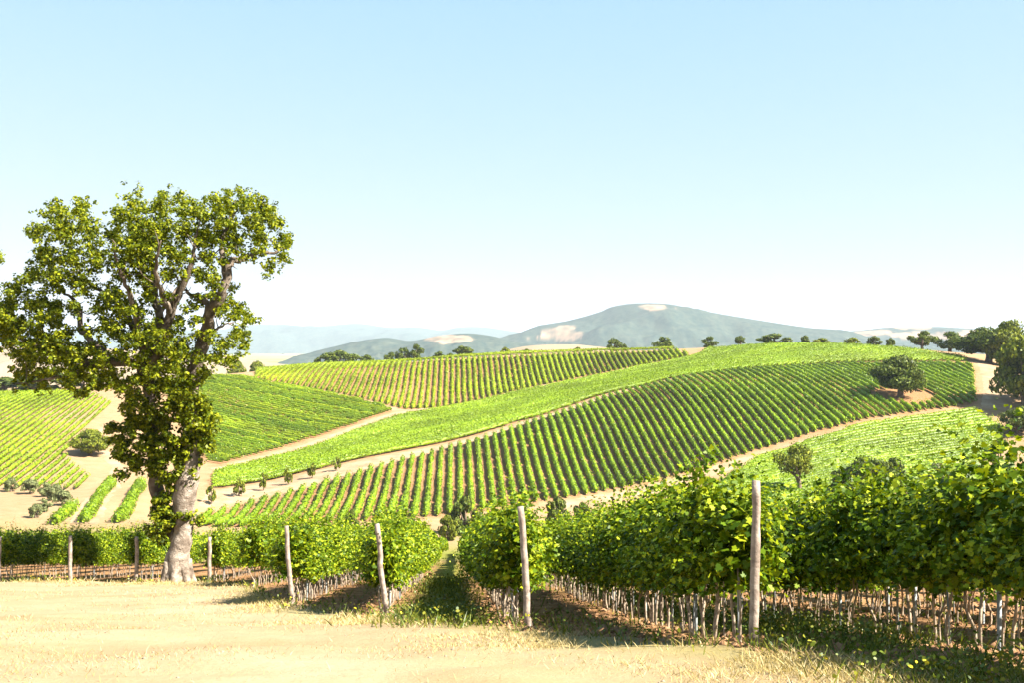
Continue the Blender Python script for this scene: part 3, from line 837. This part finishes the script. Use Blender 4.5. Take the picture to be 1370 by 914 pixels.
# ------------------------------------------------------------------ foreground vines
def vine_foliage(seed):
    g = np.random.default_rng(seed)
    mb = MB()
    for q in range(112):                        # leafy shoots leaving the trellis line
        a = np.array([g.uniform(-.10, .10), g.uniform(-.5, .5), g.uniform(.85, 1.45)])
        th = g.uniform(-1.1, np.pi + 1.1)
        up = math.sin(th)
        dv = np.array([math.cos(th), g.normal() * .35, up])
        L_ = (.46 + .32 * max(up, 0)) * g.uniform(.75, 1.3)
        k = int(g.integers(10, 19))
        tt = np.linspace(.25, 1, k)
        cen = a + dv * (tt * L_)[:, None] + np.array([0, 0, -.22]) * (tt ** 2)[:, None] * (1 - .8 * max(up, 0)) + g.normal(size=(k, 3)) * .055
        cen[:, 2] = np.maximum(cen[:, 2], .6 + g.uniform(0, .18, k))
        mb.polys(cards(cen, g.normal(size=(k, 3)) * .55 + dv * .6 + np.array([0, 0, .45]), np.linspace(.105, .055, k) * g.uniform(.65, 1.25, k), 'vine', g))
    K = 420                                    # leaves deep inside
    cen = np.stack([g.uniform(-.2, .2, K), g.uniform(-.46, .46, K), g.uniform(.72, 1.72, K)], -1)
    mb.polys(cards(cen, g.normal(size=(K, 3)), g.uniform(.10, .15, K), 'vine', g))
    for s in range(20):                        # shoots that stick out
        a = np.array([g.uniform(-.25, .25), g.uniform(-.5, .5), g.uniform(1.5, 1.9)])
        dv = np.array([g.normal() * .45, g.normal() * .4, g.uniform(.5, 1.0)])
        if s % 3 == 0:
            a[2] = g.uniform(1.0, 1.4); a[0] = np.sign(dv[0]) * .4; dv = np.array([np.sign(dv[0]) * .8, g.normal() * .4, g.uniform(-.7, .1)])
        dv = norm(dv) * g.uniform(.3, .7)
        k = 11
        tt = np.linspace(0, 1, k)
        cen = a + dv * tt[:, None] + np.array([0, 0, -.15]) * (tt ** 2)[:, None] + g.normal(size=(k, 3)) * .035
        mb.polys(cards(cen, g.normal(size=(k, 3)) + np.array([0, 0, .6]), np.linspace(.08, .035, k), 'vine', g))
    return mb.mesh('foliage', M['vine_leaf'])
def vine_trunk(seed):
    g = np.random.default_rng(seed)
    mb = MB()
    for s in range(3):
        yb = (s - 1) * .28 + g.uniform(-.08, .08); xb = g.uniform(-.05, .05)
        pts = spline([(xb, yb, -.12), (xb + g.normal() * .03, yb + g.normal() * .03, .25), (xb + g.normal() * .04, yb + g.normal() * .05, .55), (xb * .5, yb + g.normal() * .08, 1.0)], 9)
        tube(mb, pts, np.linspace(.019, .012, 9) * g.uniform(.6, 1.3), 6, .2, g)
    return mb.mesh('trunk', M['vine_bark'], True)
def vine_stake(seed):
    g = np.random.default_rng(seed)
    mb = MB()
    y0 = g.uniform(-.3, .3)
    tube(mb, [(.05, y0, -.15), (.05 + g.normal() * .02, y0 + g.normal() * .02, 1.1)], .011, 5)
    return mb.mesh('stake', M['stake'])
FV = [vine_foliage(i) for i in range(12)]
TVn = [vine_trunk(30 + i) for i in range(6)]
SVn = [vine_stake(60 + i) for i in range(4)]
ROW_DESC = {
    10.4: 'at the back right, third row beyond the nearest post', 8.0: 'half hidden at right, second row beyond the nearest post', 5.6: 'crossing the right edge, right of the nearest post',
    3.25: 'behind the nearest thick post', 0.97: 'behind the post right of the grassy lane', -1.49: 'behind the leaning post left of the grassy lane', -3.87: 'behind the pale post left of the leaning one',
    -6.9: 'just right of the oak trunk', -9.9: 'behind the small post beside the oak trunk', -12.9: 'behind the small post left of the oak trunk', -15.5: 'at left in the oak shadow behind the dark post',
    -18.3: 'at the left edge behind the last post', -21.0: 'outermost at the left edge'}
rz_row = -math.atan(AZ)
vp_n = 0
for (x0, y0, y1) in ROWS:
    desc = ROW_DESC[x0]
    n = 0
    y = y0 + .78
    while y < y1:
        x = x0 + AZ * y
        o = empty('grapevine', (x + rng.normal() * .03, y, float(H(np.array([x]), np.array([y]))[0])), rz_row * 1.0 + (math.pi if rng.random() < .5 else 0) + rng.normal() * .06)
        sc = float(rng.uniform(.92, 1.1))
        if x0 > 5: sc *= 1.04
        if y0 > 35: sc *= 1.05
        f = link('foliage', FV[rng.integers(len(FV))], o); f.scale = (sc * rng.uniform(.95, 1.15), 1.02, sc)
        link('trunk', TVn[rng.integers(len(TVn))], o)
        if n % 2 == 0: link('stake', SVn[rng.integers(len(SVn))], o)
        if n == 0: tag(o, 'front-end grapevine of the row ' + desc, 'grapevine', 'grapevines in the foreground rows')
        else: tag(o, 'leafy grapevine in the row ' + desc, 'grapevine', 'grapevines of the row ' + desc)
        n += 1; vp_n += 1
        y += .86
print('vines', vp_n)
# the same rows further down the slope, one mass
mbv = MB(); gv = np.random.default_rng(5)
for x0, y0, y1 in ROWS + [(12.8, 14, 15), (15.2, 13, 14), (17.6, 12, 13), (20, 12, 13), (22.4, 12, 13), (25, 12, 13), (27.5, 12, 13), (30, 12, 13), (32.5, 14, 15), (35, 14, 15), (-23.6, 44, 45), (-26.2, 46, 47), (-29, 50, 51)]:
    yy = np.arange(y1 + .3, 150, .8)
    row_mesh(mbv, np.stack([x0 + AZ * yy, yy], -1), gv, wid=.95, h0=.7, h1=2.0, dens=34, size=.24)
tag(mbv.build('vines', M['vine_leaf']), 'vines running on down the slope behind the foreground rows', 'vines', kind='stuff')

# end posts: px base (u, v), d, top offset in metres, radius, label
def post(u, d, h, r, lx, ly, label, seed):
    g = np.random.default_rng(seed)
    x = (u - U0) / F * d
    z = float(H(np.array([x]), np.array([d]))[0])
    mb = MB()
    n = 14
    tt = np.linspace(-.15, 1, n)
    pts = np.stack([lx * tt + .008 * np.cumsum(g.normal(size=n)), ly * tt, h * tt], -1)
    tube(mb, pts, r * (1.08 - .14 * tt) * (1 + .03 * g.normal(size=n)), 14, .05, g)
    o = mb.build('vine_post', M['post'], smooth=False)
    o.location = (x, d, z)
    return tag(o, label, 'post', 'wooden posts at the row ends')
post(1007, 11.5, 1.82, .050, .02, .0, 'thick pale wooden post, nearest and tallest of the row ends', 1)
post(708, 15.9, 1.82, .051, -.13, .0, 'weathered leaning post right of the grassy lane', 2)
post(518, 20.5, 1.82, .051, -.18, .0, 'grey-brown post leaning most, left of the grassy lane', 3)
post(391, 24.2, 1.80, .051, -.13, .0, 'straight pale post left of the leaning post, in dry grass', 4)
post(281, 41.6, 1.80, .075, .0, .0, 'small pale post just right of the oak trunk', 5)
post(183, 41.6, 1.80, .075, -.03, .0, 'small post just left of the oak trunk, lit at its foot', 6)
post(95, 41.6, 1.80, .075, .0, .0, 'dark post deep in the oak shadow among the left vines', 7)
post(1, 41.6, 1.80, .075, .0, .0, 'pale post at the left frame edge', 8)

# steel stakes between the vines
def steel(x0, y, label, group):
    x = x0 + AZ * y
    z = float(H(np.array([x]), np.array([y]))[0])
    mb = MB()
    a = .018
    V = np.array([(-a, -a), (a, -a), (a, -a + .008), (-a + .008, -a + .008), (-a + .008, a), (-a, a)])
    lo = np.concatenate([V, np.full((6, 1), -.2)], 1); hi = np.concatenate([V, np.full((6, 1), 1.6)], 1)
    mb.add(np.concatenate([lo, hi]), [(i, (i + 1) % 6, 6 + (i + 1) % 6, 6 + i) for i in range(6)])
    mb.f.append(np.array([[6, 7, 8, 9]])); mb.f.append(np.array([[6, 9, 10, 11]]))
    o = mb.build('metal_stake', M['stake'])
    o.location = (x + .06, y, z)
    return tag(o, label, 'stake', group)
for x0, yl in ((5.6, (10.9, 12.9, 15.4, 18.6, 22)), (3.25, (14.4, 18.2, 22)), (.97, (18.4, 22.2)), (-1.49, (23, 27)), (-3.87, (27, 31)), (8.0, (16, 19.5)), (-9.9, (44.6,)), (-12.9, (44.4,)), (-15.5, (44.8,))):
    for y in yl: steel(x0, y, 'grey steel stake in the row ' + ROW_DESC[x0], 'steel stakes of the row ' + ROW_DESC[x0])

# the lowest trellis wire of each row that shows one
for x0, y0, y1 in ROWS:
    if y0 > 30 and x0 > -9: continue
    mbw = MB()
    yy = np.arange(y0 + .02, y1, 1.7)
    zz = H(x0 + AZ * yy, yy)
    zz = np.convolve(np.pad(zz, 2, 'edge'), np.ones(5) / 5, 'valid')
    tube(mbw, np.stack([x0 + AZ * yy, yy, zz + .74], -1), .0022, 5)
    tag(mbw.build('trellis_wire', M['stake']), 'thin steel wire along the row ' + ROW_DESC[x0], 'wire', 'trellis wires of the vine rows')

# ------------------------------------------------------------------ grass, weeds, clods
def rand_ground(n, dens, xr=(-22, 12), yr=(6, 46), g=rng):
    """points in the foreground; dens(x, y, st, x0) gives a probability"""
    y = yr[0] * (yr[1] / yr[0]) ** g.random(n)        # more, and smaller, towards the front
    x = y * g.uniform(-.56, .56, n)
    x0 = x - AZ * y
    st = np.interp(x0, _rx, _ry)
    k = g.random(n) < dens(x, y, st, x0)
    x, y = x[k], y[k]
    return x, y, H(x, y)
def blades(mb, x, y, z, h, wd, g, lean=.5, val=None):
    n = len(x)
    b = np.stack([x, y, z - .02], -1)
    th = g.uniform(0, 2 * np.pi, n)
    s = np.stack([np.cos(th), np.sin(th), 0 * th], -1) * wd[:, None]
    l = np.stack([g.normal(size=n) * lean, g.normal(size=n) * lean, np.ones(n)], -1) * h[:, None]
    mid = b + l * .55 + np.array([0, 0, .06]) * h[:, None]
    mb.polys(np.stack([b - s, b + s, mid + s * .8, b + l, mid - s * .8], 1))
g = np.random.default_rng(21)
mb = MB()
x, y, z = rand_ground(560000, lambda x, y, st, x0: np.clip(.09 + .95 * np.exp(-((y - st + 3.0) / 2.2) ** 2) * (.3 + 1.2 * np.clip(.5 + 1.2 * fbm(x, y, 1.6, 3), 0, 1)), 0, 1) * np.where(y < st - .5, 1, .10) * np.clip(.3 + 2.6 * (fbm(x, y, 2.2, 3) + .15), .05, 1) * np.where(x0 > 0, .6, 1.0), g=g)
blades(mb, x, y, z, g.uniform(.03, .12, len(x)) * (.5 + .5 * np.exp(-((y - np.interp(x - AZ * y, _rx, _ry) + 1.4) / 2.0) ** 2)) * (1 + y / 60), .0016 * (1 + y / 9) * g.uniform(.7, 1.4, len(x)), g, .8)
tag(mb.build('dry_grass', M['straw']), 'dry yellow grass along the verge before the vine rows', 'grass', kind='stuff')
mb = MB()
def dens_w(x, y, st, x0):
    lane = np.exp(-((x0 + .35) / .7) ** 2) * (y > 15.5)
    rw = np.exp(-((x0 - 4.7) / .95) ** 2) * (y > 8.2) * .75
    vg = np.exp(-((y - st + .6) / .8) ** 2) * np.where(x0 > -5, .35, .6)
    rl = (y > st) * .06
    return np.maximum.reduce([lane, rw, vg, rl]) * np.clip(.4 + 1.6 * (fbm(x, y, 1.2, 3) + .2), .05, 1)
x, y, z = rand_ground(120000, dens_w, g=g)
blades(mb, x, y, z, g.uniform(.05, .22, len(x)) * (1 + y / 80), .0035 * (1 + y / 10) * g.uniform(.7, 1.4, len(x)), g, .6)
n = len(x)
i = g.integers(0, len(x), n)
cen = np.stack([x[i] + g.normal(size=n) * .08, y[i] + g.normal(size=n) * .08, z[i] + g.uniform(.03, .28, n)], -1)
mb.polys(cards(cen, g.normal(size=(n, 3)) + np.array([0, 0, .8]), g.uniform(.018, .05, n) * (1 + y[i] / 40), 'oval', g))
tag(mb.build('weeds', M['weed']), 'green weeds in the grassy lane and at the feet of the vines', 'weeds', kind='stuff')
mb = MB()
x, y, z = rand_ground(16000, lambda x, y, st, x0: .55 * np.exp(-((y - st + 1.5) / 1.5) ** 2) * np.clip(2.5 * fbm(x, y, 2.0, 3), 0, 1), g=g)
cen = np.stack([x, y, z + g.uniform(.08, .28, len(x))], -1)
mb.polys(cards(cen, g.normal(size=cen.shape) * .5 + np.array([0, -.3, 1]), g.uniform(.02, .04, len(x)) * (1 + y / 25), 'oval', g))
tag(mb.build('flowers', M['flower']), 'small yellow wild flowers in the dry grass before the vines', 'flowers', kind='stuff')
# clods of earth between the rows
mb = MB()
x, y, z = rand_ground(14000, lambda x, y, st, x0: np.where(y > st - .9, .8, .0) * np.where((np.abs(x0 + .35) < .8), .1, 1) * (y < 32), g=g)
ico = norm(np.array([(1, 0, 0), (-1, 0, 0), (0, 1, 0), (0, -1, 0), (0, 0, 1), (0, 0, -1)], dtype=float))
oct_f = np.array([(0, 2, 4), (2, 1, 4), (1, 3, 4), (3, 0, 4), (2, 0, 5), (1, 2, 5), (3, 1, 5), (0, 3, 5)])
sz = g.uniform(.018, .07, len(x)) * (1 + (g.random(len(x)) < .06) * 1.0)
V = np.stack([x, y, z], -1)[:, None] + ico[None] * sz[:, None, None] * g.uniform(.55, 1.3, (len(x), 6, 1)) * np.array([1.2, 1.2, .75])
mb.add(V.reshape(-1, 3), (oct_f[None] + (np.arange(len(x)) * 6)[:, None, None]).reshape(-1, 3))
tag(mb.build('clods', M['clod']), 'clods of reddish earth between the vine rows', 'clods', kind='stuff')

mb = MB()
x, y, z = rand_ground(26000, lambda x, y, st, x0: np.where(y < st - .5, .75, .1) * np.clip(.4 + 1.5 * fbm(x, y, 2.2, 3), .04, 1), g=g)
sz = g.uniform(.004, .013, len(x)) * (1 + (g.random(len(x)) < .04) * 1.2)
V = np.stack([x, y, z], -1)[:, None] + ico[None] * sz[:, None, None] * g.uniform(.55, 1.3, (len(x), 6, 1)) * np.array([1.2, 1.2, .8])
mb.add(V.reshape(-1, 3), (oct_f[None] + (np.arange(len(x)) * 6)[:, None, None]).reshape(-1, 3))
tag(mb.build('pebbles', M['pebble']), 'small pebbles and crumbs strewn over the pale dirt', 'pebbles', kind='stuff')

# ------------------------------------------------------------------ haze: a closed box of thin air round everything
hb = MB()
X0, X1, Y0, Y1, Z0, Z1 = -41000, 41000, -450, 41000, -90, 330
V = [(X0, Y0, Z0), (X1, Y0, Z0), (X1, Y1, Z0), (X0, Y1, Z0), (X0, Y0, Z1), (X1, Y0, Z1), (X1, Y1, Z1), (X0, Y1, Z1)]
hb.add(V, [(0, 3, 2, 1), (4, 5, 6, 7), (0, 1, 5, 4), (1, 2, 6, 5), (2, 3, 7, 6), (3, 0, 4, 7)])
hm = bpy.data.materials.new('haze_air')
hm.use_nodes = True
t = hm.node_tree
t.nodes.remove(t.nodes['Principled BSDF'])
pv = t.nodes.new('ShaderNodeVolumePrincipled')
pv.inputs['Color'].default_value = (.78, .90, 1.0, 1)
pv.inputs['Density'].default_value = 4.6e-5
pv.inputs['Anisotropy'].default_value = 0.0
t.links.new(pv.outputs[0], t.nodes['Material Output'].inputs['Volume'])
hz = hb.build('haze', hm)
tag(hz, kind='stuff')
